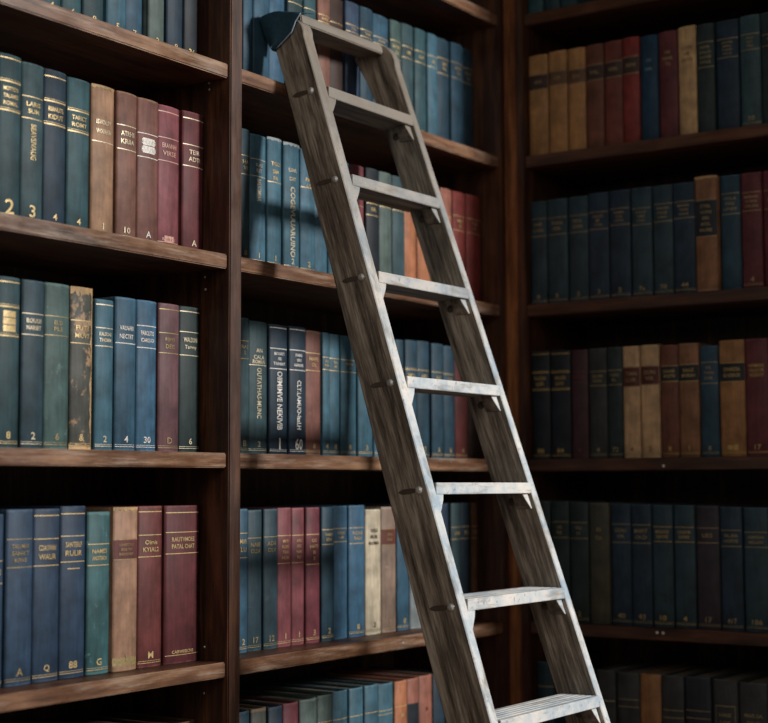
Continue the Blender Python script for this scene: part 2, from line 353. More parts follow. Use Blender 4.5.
# rows: wall, shelf height, group, books (centre along the shelf, recess, thickness, height, depth, colour, options, label)
ROWS = [
 ('L', 0.94958, 'books on the topmost shelf of the left bay', [
  (-0.35081, 0.0507, 0.04302, 0.243, 0.17, 'teal', {'lines': [''], 'vol': '4'}, "teal cloth book with only its foot showing, leftmost in left bay's cut-off top row"),
  (-0.30619, 0.0518, 0.0413, 0.247, 0.174, 'teal', {'lines': [''], 'vol': '6'}, "teal cloth book with worn tail, second from left in left bay's cut-off top row"),
  (-0.26083, 0.0514, 0.04524, 0.251, 0.173, 'darkteal', {'lines': [''], 'vol': '8'}, "dark green-teal cloth book, third from left in left bay's cut-off top row"),
  (-0.21402, 0.0472, 0.04408, 0.243, 0.164, 'steelteal', {'lines': [''], 'vol': '5'}, "teal-blue cloth book, fourth from left in left bay's cut-off top row"),
  (-0.1698, 0.0527, 0.0404, 0.247, 0.168, 'blue', {'lines': [''], 'vol': '7'}, "bright blue book beside a dark gap, fifth from left in left bay's cut-off top row"),
  (-0.11685, 0.0524, 0.03808, 0.251, 0.157, 'greengrey', {'lines': [''], 'vol': '3', 'orn': 0.24}, "grey-green book with gilt ornament, sixth from left in left bay's cut-off top row"),
  (-0.07506, 0.0498, 0.03989, 0.243, 0.16, 'navy', {'lines': [''], 'vol': '8'}, "navy cloth book with gilt foot mark, seventh from left in left bay's cut-off top row"),
  (-0.03515, 0.0503, 0.03418, 0.247, 0.166, 'ink', {'lines': [''], 'vol': '36'}, "blackish navy book nearest the upright, rightmost in left bay's cut-off top row")]),
 ('L', 0.62958, 'books on the upper shelf of the left bay', [
  (-0.43055, 0.0471, 0.04356, 0.2437, 0.159, 'darkteal', {'lines': ['MOTTION', 'TALAMES', 'ROMAL'], 'vol': '2', 'top': 0.975, 'bands': [0.835, 0.66], 'fat': 1, 'volsize': 0.09}, "dark teal book with bold gilt title, leftmost in left bay's upper row"),
  (-0.38522, 0.0487, 0.04375, 0.2407, 0.173, 'slateteal', {'lines': ['LARIS', 'SUM'], 'vol': '3', 'bands': [0.79, 0.655], 'vt': ['BEAVSIVAUG', 0.62, 0.4], 'volsize': 0.075}, "dark teal book with upright gilt lettering, second from left in left bay's upper row"),
  (-0.33764, 0.0516, 0.04664, 0.2414, 0.158, 'navy', {'lines': ['RIANUTS', 'KIDUT'], 'vol': '4', 'top': 0.955, 'bands': [0.8, 0.655], 'fat': 1}, "dark navy book with crisp gilt bands, third from left in left bay's upper row"),
  (-0.28874, 0.0518, 0.04762, 0.2389, 0.158, 'teal', {'lines': ['TARICT', 'ROMT'], 'vol': '4', 'bands': [0.79, 0.655], 'fat': 1}, "teal book with heavy lower gilt bar, fourth from left in left bay's upper row"),
  (-0.23773, 0.0507, 0.04936, 0.2385, 0.158, 'tan', {'lines': ['ISVOLSY', 'WOURIGN'], 'vol': '1', 'bands': [0.63], 'text': [0.76, 0.7], 'capc': 'straw', 'worn': 0.5, 'lc': 'palegilt'}, "tan leather book with worn head, fifth from left in left bay's upper row"),
  (-0.18825, 0.047, 0.04586, 0.2384, 0.172, 'brown', {'lines': ['ATRHII', 'KRIIA'], 'vol': '10', 'bands': [0.775, 0.615], 'worn': 0.3, 'lc': 'palegilt'}, "brown cloth book with faded head, sixth from left in left bay's upper row"),
  (-0.13852, 0.0483, 0.04976, 0.238, 0.159, 'redbrown', {'lines': ['SEROAD', 'KUUUN'], 'vol': 'A', 'bands': [0.76, 0.6], 'lc': 'white', 'boxed': 1, 'bot': 0.24, 'worn': 0.25}, "red-brown book with bright white title panel, seventh from left in left bay's upper row"),
  (-0.08469, 0.0529, 0.05239, 0.2381, 0.172, 'rose', {'lines': ['ERANNHI', 'VIRSE'], 'vol': '-', 'bands': [0.775, 0.615], 'top': 0.955, 'foot': 'EANHDS', 'lc': 'pinkgilt'}, "rosy maroon book with pink lettering, eighth from left in left bay's upper row"),
  (-0.02853, 0.0487, 0.05426, 0.2383, 0.174, 'maroon', {'lines': ['TEIR', 'ADTI'], 'vol': 'A', 'bands': [0.765, 0.615], 'top': 0.95, 'lc': 'palegilt'}, "dark maroon book shadowed by the upright, rightmost in left bay's upper row")]),
 ('L', 0.3023, 'books on the middle shelf of the left bay', [
  (-0.42377, 0.0502, 0.04326, 0.2469, 0.169, 'darkteal', {'lines': ['KING', 'NIMB', 'W'], 'vol': '8', 'top': 0.97, 'bands': [0.825, 0.655], 'fat': 1, 'boxedg': 1}, "dark green book with broad gilt title block, leftmost in left bay's middle row"),
  (-0.37842, 0.0482, 0.0441, 0.2465, 0.174, 'navyteal', {'lines': ['BOUGII', 'NARIBIT'], 'vol': '2', 'bands': [0.8, 0.675], 'lc': 'palegilt'}, "slate blue book with silvery lines, second from left in left bay's middle row"),
  (-0.32813, 0.0511, 0.05042, 0.2474, 0.174, 'greenteal', {'lines': ['ELD', 'PILE'], 'vol': '6', 'bands': [0.8, 0.685], 'worn': 0.5, 'lc': 'dimgilt'}, "worn grey-green book with ragged head, third from left in left bay's middle row"),
  (-0.27676, 0.0524, 0.04607, 0.2468, 0.161, 'worn', {'lines': ['FUTII', 'MIUVT'], 'vol': '&', 'bands': [0.795, 0.655], 'capc': 'straw', 'worn': 1.0}, "scuffed grey book with frayed tan head, fourth from left in left bay's middle row"),
  (-0.23065, 0.0492, 0.03971, 0.2326, 0.158, 'steelteal', {'lines': ['KALSIONS', 'THOMM'], 'vol': '2', 'top': 0.965, 'bands': [0.81, 0.69], 'lc': 'palegilt'}, "bright teal-blue book, fifth from left in left bay's middle row"),
  (-0.1855, 0.0479, 0.04689, 0.2402, 0.156, 'blue', {'lines': ['VALNARI', 'NECTET'], 'vol': '4', 'bands': [0.7], 'text': [0.8, 0.745], 'worn': 0.35, 'lc': 'white'}, "blue cloth book with creased head, sixth from left in left bay's middle row"),
  (-0.13707, 0.0488, 0.04617, 0.2402, 0.167, 'blue2', {'lines': ['PAROLITIO', 'ICARQUOI'], 'vol': '30', 'bands': [0.83, 0.685], 'lc': 'white', 'worn': 0.2}, "blue cloth book with small white specks, seventh from left in left bay's middle row"),
  (-0.08659, 0.047, 0.04934, 0.2397, 0.169, 'plum', {'lines': ['RIJVES', 'DEIS'], 'vol': 'D', 'bands': [0.8, 0.665], 'top': 0.96, 'lc': 'dimgilt'}, "dull plum book, eighth from left in left bay's middle row"),
  (-0.03438, 0.049, 0.05106, 0.2397, 0.161, 'darkgreen', {'lines': ['WALDUNI', 'Tarvny'], 'vol': '6', 'top': 0.965, 'bands': [0.825, 0.665], 'lc': 'palegilt'}, "blackish green book with two gilt rules, rightmost in left bay's middle row")]),
 ('L', -0.03508, 'books on the lower shelf of the left bay', [
  (-0.44149, 0.0519, 0.03307, 0.2442, 0.165, 'duskblue', {'lines': ['RIMS', ''], 'vol': '5', 'bands': [0.73, 0.6]}, "blue cloth book cut off by the frame edge, leftmost in left bay's lower row"),
  (-0.39712, 0.0489, 0.05116, 0.2506, 0.165, 'duskblue', {'lines': ['TALUMAR', 'SANICT', 'KIWE'], 'vol': 'A', 'bands': [0.83, 0.67], 'lc': 'dimgilt', 'worn': 0.25}, "blue cloth book with pale blurred title, second from left in left bay's lower row"),
  (-0.34293, 0.0512, 0.05258, 0.2508, 0.156, 'duskblue2', {'lines': ['CDAOWAN', 'WAUR'], 'vol': 'Q', 'bands': [0.825, 0.67], 'top': 0.96}, "dark blue book with rusty gilt title, third from left in left bay's lower row"),
  (-0.28825, 0.0529, 0.05197, 0.254, 0.155, 'duskblue2', {'lines': ['SANTEREF', 'RULIR'], 'vol': '88', 'bands': [0.825, 0.675], 'top': 0.955, 'dash': 0.635}, "navy book with gilt title and short dash, fourth from left in left bay's lower row"),
  (-0.23564, 0.0515, 0.04829, 0.2448, 0.172, 'mottled', {'lines': ['NAMES', 'ANOTRADA'], 'vol': 'G', 'bands': [0.8, 0.67], 'worn': 0.6}, "mottled turquoise book, fifth from left in left bay's lower row"),
  (-0.18206, 0.0471, 0.05377, 0.2506, 0.171, 'parch', {'lines': ['UNRITAU', 'KUS TRI', 'BANSDISY'], 'vol': 'I', 'label': ['oxblood', 0.8, 0.685], 'capc': 'straw', 'worn': 0.6, 'lc': 'dimgilt', 'bandtail': 1}, "tan leather book with dark red title panel, sixth from left in left bay's lower row"),
  (-0.12458, 0.0492, 0.05591, 0.252, 0.167, 'oxred', {'lines': ['Oimis', 'KYIAL2'], 'vol': 'M', 'top': 0.965, 'bands': [0.82, 0.685]}, "dark red book with bright gilt rules, seventh from left in left bay's lower row"),
  (-0.05098, 0.0471, 0.08427, 0.2521, 0.156, 'wine', {'lines': ['RAUTVMOES', 'PATAL CHAT'], 'vol': '', 'top': 0.955, 'bands': [0.83, 0.695], 'foot': 'CARWFEICNS'}, "thick burgundy book with gilt title, rightmost in left bay's lower row")]),
 ('L', 0.94958, 'books on the top shelf of the middle bay', [
  (0.11854, 0.0541, 0.02657, 0.2127, 0.174, 'blue', {'lines': [''], 'vol': ''}, 'narrow blue book against the upright, first left of ladder, middle bay top row'),
  (0.1575, 0.0542, 0.04554, 0.2163, 0.17, 'blue', {'lines': [''], 'vol': '6'}, 'blue book shadowed by the cloth, second left of ladder, middle bay top row'),
  (0.20685, 0.0586, 0.04664, 0.2209, 0.174, 'blue2', {'lines': [''], 'vol': '2'}, 'blue book behind the dark cloth, third left of ladder, middle bay top row'),
  (0.25695, 0.0551, 0.04508, 0.2235, 0.162, 'darkteal', {'lines': [''], 'vol': '', 'bands': [0.86, 0.8]}, 'dark teal book with bright gilt bands, first between ladder rails, middle bay top row'),
  (0.3033, 0.0561, 0.03773, 0.2247, 0.171, 'teal', {'lines': [''], 'vol': '', 'bands': [0.8]}, 'teal book above the ladder top, second between ladder rails, middle bay top row'),
  (0.34391, 0.0536, 0.03895, 0.2222, 0.17, 'brown', {'lines': ['HAMS', ''], 'vol': '', 'bands': [0.8, 0.74]}, 'brown book rising above the ladder cap, third between ladder rails, middle bay top row'),
  (0.38777, 0.0578, 0.04479, 0.2241, 0.172, 'darkbrown', {'lines': [''], 'vol': '', 'bands': [0.78, 0.73]}, 'dark reddish-brown book behind the ladder cap, fourth between ladder rails, middle bay top row'),
  (0.43487, 0.0532, 0.04535, 0.2266, 0.174, 'indigo', {'lines': ['TOL', ''], 'vol': '', 'bands': [0.8, 0.74]}, 'indigo book behind the ladder cap, fifth between ladder rails, middle bay top row'),
  (0.48223, 0.0535, 0.04385, 0.228, 0.162, 'navyblue', {'lines': ['TAM', ''], 'vol': '', 'bands': [0.8, 0.74]}, 'dusky blue book behind the ladder cap, sixth between ladder rails, middle bay top row'),
  (0.53585, 0.0567, 0.05569, 0.2265, 0.173, 'blue', {'lines': ['SUAM', ''], 'vol': '', 'bands': [0.8, 0.74]}, 'wider blue book behind the ladder rail tip, seventh between ladder rails, middle bay top row'),
  (0.58766, 0.055, 0.04071, 0.2283, 0.173, 'greenteal', {'lines': ['HAR', 'SA'], 'vol': '', 'bands': [0.82, 0.66]}, 'grey-green book with gilt bands, first right of ladder, middle bay top row'),
  (0.63238, 0.0563, 0.04355, 0.2322, 0.161, 'slateteal', {'lines': ['IM', ''], 'vol': '', 'bands': [0.8, 0.7]}, 'slate teal book, second right of ladder, middle bay top row'),
  (0.67836, 0.0549, 0.04388, 0.233, 0.159, 'teal', {'lines': ['OR', ''], 'vol': '2', 'bands': [0.8, 0.7]}, 'teal book with faint gilt, third right of ladder, middle bay top row'),
  (0.72275, 0.0535, 0.04027, 0.2333, 0.158, 'steelteal', {'lines': ['AL', ''], 'vol': '', 'bands': [0.8, 0.7]}, 'slim teal-blue book, fourth right of ladder, middle bay top row'),
  (0.76944, 0.0571, 0.0484, 0.2348, 0.175, 'navyblue', {'lines': ['SER', 'VA'], 'vol': '4', 'bands': [0.82, 0.68]}, 'blue book with three gilt rules, fifth right of ladder, middle bay top row'),
  (0.82111, 0.054, 0.05011, 0.2363, 0.156, 'blue', {'lines': ['NOR', 'TA'], 'vol': '', 'bands': [0.82, 0.68]}, 'blue book with gilt title lines, sixth right of ladder, middle bay top row'),
  (0.87121, 0.0589, 0.04517, 0.2369, 0.166, 'navyblue', {'lines': ['DAN', 'LU'], 'vol': '3', 'bands': [0.82, 0.68]}, 'dark blue book nearest the corner, seventh right of ladder, middle bay top row')]),
 ('L', 0.62958, 'books on the second shelf of the middle bay', [
  (0.09764, 0.0424, 0.0269, 0.234, 0.16, 'navyteal', {'lines': ['HA', 'VE'], 'vol': '8', 'bands': [0.8, 0.66], 'lc': 'dimgilt'}, 'narrow dark slate book against the upright, first left of ladder, middle bay second row'),
  (0.13589, 0.0436, 0.04444, 0.2306, 0.172, 'steel', {'lines': ['KAS', 'RIT'], 'vol': '1', 'bands': [0.81, 0.68], 'vt': ['BALIOMIIAR', 0.66, 0.49], 'lc': 'palegilt'}, 'steel-blue book with small upright lettering, second left of ladder, middle bay second row'),
  (0.18104, 0.0427, 0.04057, 0.2328, 0.163, 'steelteal', {'lines': ['TOLI', 'SIM', 'FA'], 'vol': '1', 'bands': [0.66], 'text': [0.8, 0.74, 0.69], 'capc': 'palegrey'}, 'steel-blue book with bold gilt lines, third left of ladder, middle bay second row'),
  (0.22739, 0.0403, 0.0467, 0.2313, 0.173, 'steelteal', {'lines': ['UAR', 'DIT'], 'vol': '2', 'bands': [], 'text': [0.79, 0.72], 'vt': ['COGEVUUARUINO', 0.66, 0.11], 'vtbig': 1, 'lc': 'palegilt', 'capc': 'palegrey'}, 'steel-blue book with large upright gilt title, fourth left of ladder, middle bay second row'),
  (0.2756, 0.0402, 0.04476, 0.229, 0.165, 'steel', {'lines': ['PAR', 'LO'], 'vol': '2', 'bands': [0.69]}, 'steel-blue book partly behind the ladder rail, fifth left of ladder, middle bay second row'),
  (0.32103, 0.045, 0.04165, 0.2278, 0.158, 'steel', {'lines': ['DE', ''], 'vol': '', 'bands': [0.7]}, 'blue book mostly behind the ladder rail, sixth left of ladder, middle bay second row'),
  (0.37829, 0.0444, 0.06831, 0.2283, 0.174, 'steelteal', {'lines': [''], 'vol': '4'}, 'thick blue book behind left ladder rail, seventh left of ladder, middle bay second row'),
  (0.43641, 0.0438, 0.04386, 0.2278, 0.171, 'rose', {'lines': ['RO', ''], 'vol': ''}, 'dusky rose book, first between ladder rails, middle bay second row'),
  (0.48223, 0.0406, 0.04298, 0.2287, 0.164, 'ink', {'lines': ['SIR', ''], 'vol': '', 'bands': [0.7, 0.6]}, 'blackish book, second between ladder rails, middle bay second row'),
  (0.52753, 0.0409, 0.04408, 0.2284, 0.172, 'greengrey', {'lines': ['AL', ''], 'vol': '', 'bands': [0.7]}, 'grey-green book with pale head, third between ladder rails, middle bay second row'),
  (0.57452, 0.0418, 0.04487, 0.2282, 0.164, 'slateteal', {'lines': ['NU', ''], 'vol': '', 'bands': [0.7]}, 'slate green book, fourth between ladder rails, middle bay second row'),
  (0.62237, 0.046, 0.04642, 0.2299, 0.172, 'orange', {'lines': [''], 'vol': ''}, 'tan-orange book, fifth between ladder rails, middle bay second row'),
  (0.68854, 0.0459, 0.08067, 0.2323, 0.164, 'orange', {'lines': [''], 'vol': ''}, 'thick tan-orange book behind the right ladder rail, sixth between ladder rails, middle bay second row'),
  (0.75454, 0.0429, 0.04587, 0.2324, 0.17, 'redtan', {'lines': ['OL', ''], 'vol': '', 'bands': [0.75]}, 'faded red-tan book, first right of ladder, middle bay second row'),
  (0.80582, 0.0429, 0.05113, 0.233, 0.161, 'red', {'lines': ['MAR', 'SIL'], 'vol': '', 'bands': [0.78, 0.65]}, 'red book with gilt title, second right of ladder, middle bay second row'),
  (0.86346, 0.0424, 0.05846, 0.2343, 0.158, 'red', {'lines': ['TOR', 'VA'], 'vol': '', 'bands': [0.78, 0.65]}, 'dark red book nearest the corner, third right of ladder, middle bay second row')]),
 ('L', 0.3023, 'books on the third shelf of the middle bay', [
  (0.10035, 0.0453, 0.02908, 0.2332, 0.175, 'slateteal', {'lines': ['RAS', 'S'], 'vol': 'B', 'bands': [0.83, 0.7], 'lc': 'dimgilt'}, 'narrow slate book against the upright, first left of ladder, middle bay third row'),
  (0.14367, 0.0488, 0.05134, 0.2309, 0.168, 'slateteal', {'lines': ['AN', 'CALA', 'ROMAN'], 'vol': '2', 'bands': [0.67], 'text': [0.78, 0.73, 0.695], 'vt': ['OUTATHAS-MUNC', 0.65, 0.27], 'lc': 'palegilt'}, 'slate teal book with tall upright lettering, second left of ladder, middle bay third row'),
  (0.19766, 0.046, 0.05136, 0.2293, 0.162, 'navy', {'lines': ['BOUGY', 'SIE', 'TANRAT'], 'vol': 'I', 'bands': [0.815, 0.66], 'vt': ['OIIMIMVE NEKIVIB', 0.64, 0.19], 'vtbig': 1, 'lc': 'white', 'top': 0.975, 'volsize': 0.085}, 'navy book with bold white upright lettering, third left of ladder, middle bay third row'),
  (0.25022, 0.0435, 0.04949, 0.2301, 0.16, 'navy', {'lines': ['PARE', 'SIN', 'NADIE'], 'vol': '60', 'bands': [0.815, 0.66], 'vt': ['CLT.LAMUO-IaaLH', 0.58, 0.2], 'lc': 'white', 'top': 0.975, 'volsize': 0.085}, 'navy book with upright title and volume mark, fourth left of ladder, middle bay third row'),
  (0.30114, 0.0477, 0.04678, 0.227, 0.172, 'redbrown', {'lines': ['HARE', 'OL'], 'vol': '8', 'bands': [0.82, 0.68], 'worn': 0.4}, 'red-brown leather book, fifth left of ladder, middle bay third row'),
  (0.33707, 0.0452, 0.02184, 0.2262, 0.171, 'steelteal', {'lines': ['FA', 'UN'], 'vol': '4', 'bands': [0.8, 0.7]}, 'slim teal-blue book, sixth left of ladder, middle bay third row'),
  (0.36702, 0.0476, 0.03353, 0.2258, 0.169, 'steelteal', {'lines': ['TIN', 'AR'], 'vol': '8', 'bands': [0.8, 0.7]}, 'teal-blue book, seventh left of ladder, middle bay third row'),
  (0.41167, 0.047, 0.04988, 0.2256, 0.17, 'steelteal', {'lines': ['ROMA', 'IT'], 'vol': '8', 'bands': [0.8, 0.7]}, 'wider teal-blue book beside the ladder rail, eighth left of ladder, middle bay third row'),
  (0.46399, 0.0452, 0.04873, 0.2268, 0.169, 'steelteal', {'lines': ['SE', ''], 'vol': '3', 'bands': [0.8, 0.7]}, 'teal-blue book partly behind the ladder rail, ninth left of ladder, middle bay third row'),
  (0.52927, 0.0447, 0.07565, 0.2298, 0.165, 'steel', {'lines': [''], 'vol': '9'}, 'pale blue book behind left ladder rail, tenth left of ladder, middle bay third row'),
  (0.5843, 0.0476, 0.02868, 0.2321, 0.169, 'navyblue', {'lines': ['SA', ''], 'vol': '', 'bands': [0.75, 0.65]}, 'slim navy-blue book, first between ladder rails, middle bay third row'),
  (0.6227, 0.0448, 0.04304, 0.234, 0.174, 'navyblue', {'lines': ['MOL', ''], 'vol': '', 'bands': [0.75, 0.65], 'fat': 1}, 'navy-blue book with wide gilt bands, second between ladder rails, middle bay third row'),
  (0.66963, 0.0469, 0.04562, 0.2355, 0.167, 'navyblue', {'lines': ['ARS', ''], 'vol': '2', 'bands': [0.75, 0.65]}, 'navy-blue book with gilt bands, third between ladder rails, middle bay third row'),
  (0.71716, 0.0431, 0.04412, 0.234, 0.166, 'navyblue', {'lines': ['NE', ''], 'vol': '6', 'bands': [0.75, 0.65]}, 'dark blue book, fourth between ladder rails, middle bay third row'),
  (0.76376, 0.0445, 0.04365, 0.2322, 0.168, 'navyblue', {'lines': ['VO', ''], 'vol': '6', 'bands': [0.75, 0.65]}, 'dusky blue book beside the right rail, fifth between ladder rails, middle bay third row'),
  (0.81415, 0.0458, 0.0516, 0.2285, 0.171, 'oxred', {'lines': [''], 'vol': '4'}, 'dark red book beside the right rail, sixth between ladder rails, middle bay third row'),
  (0.86558, 0.0469, 0.04558, 0.2279, 0.171, 'darkbrown', {'lines': [''], 'vol': ''}, 'dark brown book nearest the corner, seventh between ladder rails, middle bay third row')]),
 ('L', -0.03508, 'books on the fourth shelf of the middle bay', [
  (0.1157, 0.0591, 0.0274, 0.2443, 0.168, 'blue', {'lines': ['MAN', 'LU'], 'vol': '2', 'bands': [0.83, 0.66], 'worn': 0.4}, 'narrow blue book against the upright, first left of ladder, middle bay fourth row'),
  (0.15199, 0.0614, 0.04006, 0.242, 0.172, 'navyteal', {'lines': ['NABE', 'OLDR'], 'vol': '17', 'bands': [0.8], 'worn': 0.4, 'lc': 'dimgilt'}, 'slate navy book with worn gilt foot, second left of ladder, middle bay fourth row'),
  (0.19393, 0.0591, 0.0397, 0.2432, 0.172, 'navyteal', {'lines': ['ADA', 'OLV'], 'vol': '12', 'bands': [0.8], 'worn': 0.3, 'lc': 'dimgilt'}, 'slate navy book beside the crimson set, third left of ladder, middle bay fourth row'),
  (0.23624, 0.0622, 0.04072, 0.2444, 0.169, 'rose', {'lines': ['MIO', 'ROIS', 'TRA', 'NUA'], 'vol': '1', 'bands': [0.8, 0.6]}, 'first crimson book of the set of three, fourth left of ladder, middle bay fourth row'),
  (0.27682, 0.0629, 0.03731, 0.2438, 0.174, 'rose', {'lines': ['ARS', 'PES', 'NAI', 'RO'], 'vol': '1', 'bands': [0.8, 0.6]}, 'middle crimson book of the set of three, fifth left of ladder, middle bay fourth row'),
  (0.31799, 0.0601, 0.04184, 0.2442, 0.166, 'crimson', {'lines': ['OIS', 'HATE', 'BI', 'SI'], 'vol': '3', 'bands': [0.8, 0.58], 'worn': 0.2}, 'crimson book with pale spot near head, sixth left of ladder, middle bay fourth row'),
  (0.36105, 0.058, 0.03858, 0.2445, 0.172, 'navyblue', {'lines': ['VANS', 'ERA'], 'vol': '2', 'bands': [0.83, 0.72]}, 'blue book beside the crimson set, seventh left of ladder, middle bay fourth row'),
  (0.40526, 0.0626, 0.04655, 0.2458, 0.165, 'blue2', {'lines': ['ORDE', 'LIM'], 'vol': '', 'bands': [0.83, 0.73]}, 'bright blue book, eighth left of ladder, middle bay fourth row'),
  (0.45712, 0.0611, 0.05251, 0.2461, 0.169, 'blue2', {'lines': ['NOVES', 'RALD'], 'vol': '8', 'bands': [0.83, 0.71]}, 'wide bright blue book, ninth left of ladder, middle bay fourth row'),
  (0.51198, 0.0614, 0.05178, 0.2378, 0.158, 'cream', {'lines': ['VEIA', 'BOIL', 'ROMA'], 'vol': '2', 'bands': [], 'text': [0.83, 0.78, 0.73], 'lc': 'darkink'}, 'cream book with dark lettering, tenth left of ladder, middle bay fourth row'),
  (0.56509, 0.0617, 0.05089, 0.2419, 0.167, 'taupe', {'lines': ['SAN', 'IND'], 'vol': '5', 'label': ['rust', 0.82, 0.7], 'lc': 'dimgilt', 'worn': 0.4}, 'taupe leather book with reddish title band, eleventh left of ladder, middle bay fourth row'),
  (0.61456, 0.061, 0.04302, 0.2393, 0.163, 'blue', {'lines': [''], 'vol': '8'}, 'blue book partly behind the ladder rail, twelfth left of ladder, middle bay fourth row'),
  (0.67312, 0.0607, 0.06899, 0.2385, 0.17, 'palegrey', {'lines': [''], 'vol': ''}, 'pale grey book mostly behind the ladder rail, thirteenth left of ladder, middle bay fourth row'),
  (0.74746, 0.0608, 0.07364, 0.2457, 0.169, 'indigo', {'lines': [''], 'vol': ''}, 'dusky violet book behind the left rail, first between ladder rails, middle bay fourth row'),
  (0.80726, 0.0572, 0.03738, 0.2461, 0.158, 'slateteal', {'lines': ['AM', ''], 'vol': '', 'bands': [0.8, 0.7]}, 'slate book with faint gilt, second between ladder rails, middle bay fourth row'),
  (0.84882, 0.0596, 0.03858, 0.2467, 0.168, 'navy', {'lines': ['RE', ''], 'vol': '', 'bands': [0.8, 0.7]}, 'dark navy book, third between ladder rails, middle bay fourth row'),
  (0.88258, 0.0583, 0.02244, 0.2462, 0.169, 'darktan', {'lines': ['OV', ''], 'vol': '', 'bands': [0.8, 0.7]}, 'dark tan book nearest the corner, fourth between ladder rails, middle bay fourth row')]),
 ('L', -0.37208, 'books on the bottom shelf of the middle bay', [
  (0.11956, 0.0608, 0.03844, 0.2385, 0.196, 'navyblue', {'lines': ['']}, 'dark blue book with pale page top, first left of ladder, middle bay bottom row'),
  (0.1627, 0.0598, 0.04166, 0.2393, 0.194, 'worn', {'lines': [''], 'worn': 0.7}, 'frayed grey-blue book, second left of ladder, middle bay bottom row'),
  (0.20586, 0.0573, 0.03941, 0.2376, 0.198, 'navy', {'lines': [''], 'worn': 0.5}, 'navy book with frayed head, third left of ladder, middle bay bottom row'),
  (0.2515, 0.0589, 0.04483, 0.2384, 0.195, 'crimson', {'lines': [''], 'worn': 0.3}, 'magenta-red book, fourth left of ladder, middle bay bottom row'),
  (0.30258, 0.0582, 0.05185, 0.2396, 0.199, 'greengrey', {'lines': [''], 'worn': 0.5}, 'grey-green book with worn head, fifth left of ladder, middle bay bottom row'),
  (0.35374, 0.0598, 0.04486, 0.241, 0.191, 'greengrey', {'lines': [''], 'worn': 0.5, 'bands': [0.8]}, 'paler grey-green book, sixth left of ladder, middle bay bottom row'),
  (0.40212, 0.0607, 0.04738, 0.2429, 0.186, 'steelteal', {'lines': [''], 'bands': [0.79]}, 'first teal book of the set of four, seventh left of ladder, middle bay bottom row'),
  (0.4507, 0.0584, 0.04515, 0.2432, 0.182, 'steelteal', {'lines': [''], 'bands': [0.79]}, 'second teal book of the set of four, eighth left of ladder, middle bay bottom row'),
  (0.49816, 0.057, 0.04504, 0.2437, 0.193, 'steelteal', {'lines': [''], 'bands': [0.79]}, 'third teal book of the set of four, ninth left of ladder, middle bay bottom row'),
  (0.54881, 0.0587, 0.05143, 0.2412, 0.191, 'steelteal', {'lines': [''], 'bands': [0.79, 0.76]}, 'fourth teal book of the set of four, tenth left of ladder, middle bay bottom row'),
  (0.60028, 0.0577, 0.04378, 0.2406, 0.184, 'orange', {'lines': ['M'], 'bands': [0.8]}, 'orange-tan book with gilt emblem, eleventh left of ladder, middle bay bottom row'),
  (0.6457, 0.0592, 0.04199, 0.2408, 0.198, 'redtan', {'lines': [''], 'label': ['ink', 0.8, 0.6]}, 'dusty pink book with black title panel, twelfth left of ladder, middle bay bottom row'),
  (0.69339, 0.0607, 0.04823, 0.2418, 0.195, 'redtan', {'lines': ['B'], 'lc': 'rust', 'bands': []}, 'reddish tan book with darker stamped square, thirteenth left of ladder, middle bay bottom row'),
  (0.74395, 0.0603, 0.04687, 0.2407, 0.191, 'navy', {'lines': ['']}, 'navy book beside the ladder rail, fourteenth left of ladder, middle bay bottom row')]),
 ('R', 1.25935, 'books on the topmost right shelf', [
  (-0.06667, 0.0143, 0.03773, 0.2421, 0.174, 'teal', {'lines': [''], 'vol': ''}, "teal book with only its foot showing, leftmost in right bookcase's cut-off top row"),
  (-0.10649, 0.0153, 0.03721, 0.2378, 0.163, 'darkteal', {'lines': [''], 'vol': ''}, "dark teal book foot, second from left in right bookcase's cut-off top row"),
  (-0.14694, 0.0153, 0.03811, 0.2332, 0.168, 'darkteal', {'lines': [''], 'vol': ''}, "dark slate-teal book foot, third from left in right bookcase's cut-off top row")]),
 ('R', 0.94958, 'books on the first full right shelf', [
  (-0.07212, 0.0135, 0.04644, 0.2196, 0.158, 'tan2', {'lines': ['AN'], 'label': ['darkbrown', 0.8, 0.66], 'lc': 'dimgilt'}, "tan book in the corner, first of three, leftmost in right bookcase's first full row"),
  (-0.1188, 0.0144, 0.04367, 0.2215, 0.166, 'tan2', {'lines': ['OR'], 'label': ['darktan', 0.8, 0.67], 'lc': 'dimgilt'}, "tan book, middle of the tan three, second from left in right bookcase's first full row"),
  (-0.16294, 0.0159, 0.04141, 0.2209, 0.174, 'tan2', {'lines': ['EN'], 'label': ['darktan', 0.79, 0.66], 'lc': 'dimgilt'}, "tan book, last of the tan three, third from left in right bookcase's first full row"),
  (-0.20582, 0.0145, 0.04118, 0.2211, 0.162, 'redbrown2', {'lines': ['TAL'], 'label': ['darkbrown', 0.8, 0.66], 'lc': 'dimgilt'}, "reddish-brown book with dark bands, fourth from left in right bookcase's first full row"),
  (-0.24864, 0.0157, 0.04133, 0.2219, 0.155, 'oxred2', {'lines': ['VER'], 'label': ['darkbrown', 0.8, 0.66], 'lc': 'dimgilt'}, "brick-brown book with dark bands, fifth from left in right bookcase's first full row"),
  (-0.28988, 0.0124, 0.03806, 0.2221, 0.166, 'red2', {'lines': ['SEN'], 'label': ['darkbrown', 0.81, 0.66], 'lc': 'dimgilt'}, "brightest red book, sixth from left in right bookcase's first full row"),
  (-0.32995, 0.0145, 0.03901, 0.2196, 0.158, 'blue3', {'lines': ['OI', 'NA'], 'vol': '', 'lc': 'bluegrey', 'bands': [], 'text': [0.76, 0.68]}, "deep blue book, seventh from left in right bookcase's first full row"),
  (-0.37221, 0.0145, 0.04174, 0.2215, 0.173, 'maroon', {'lines': ['ISE', 'NAR', 'TE'], 'vol': '', 'bands': [], 'text': [0.8, 0.745, 0.69], 'lc': 'dimgilt'}, "maroon book with small title, eighth from left in right bookcase's first full row"),
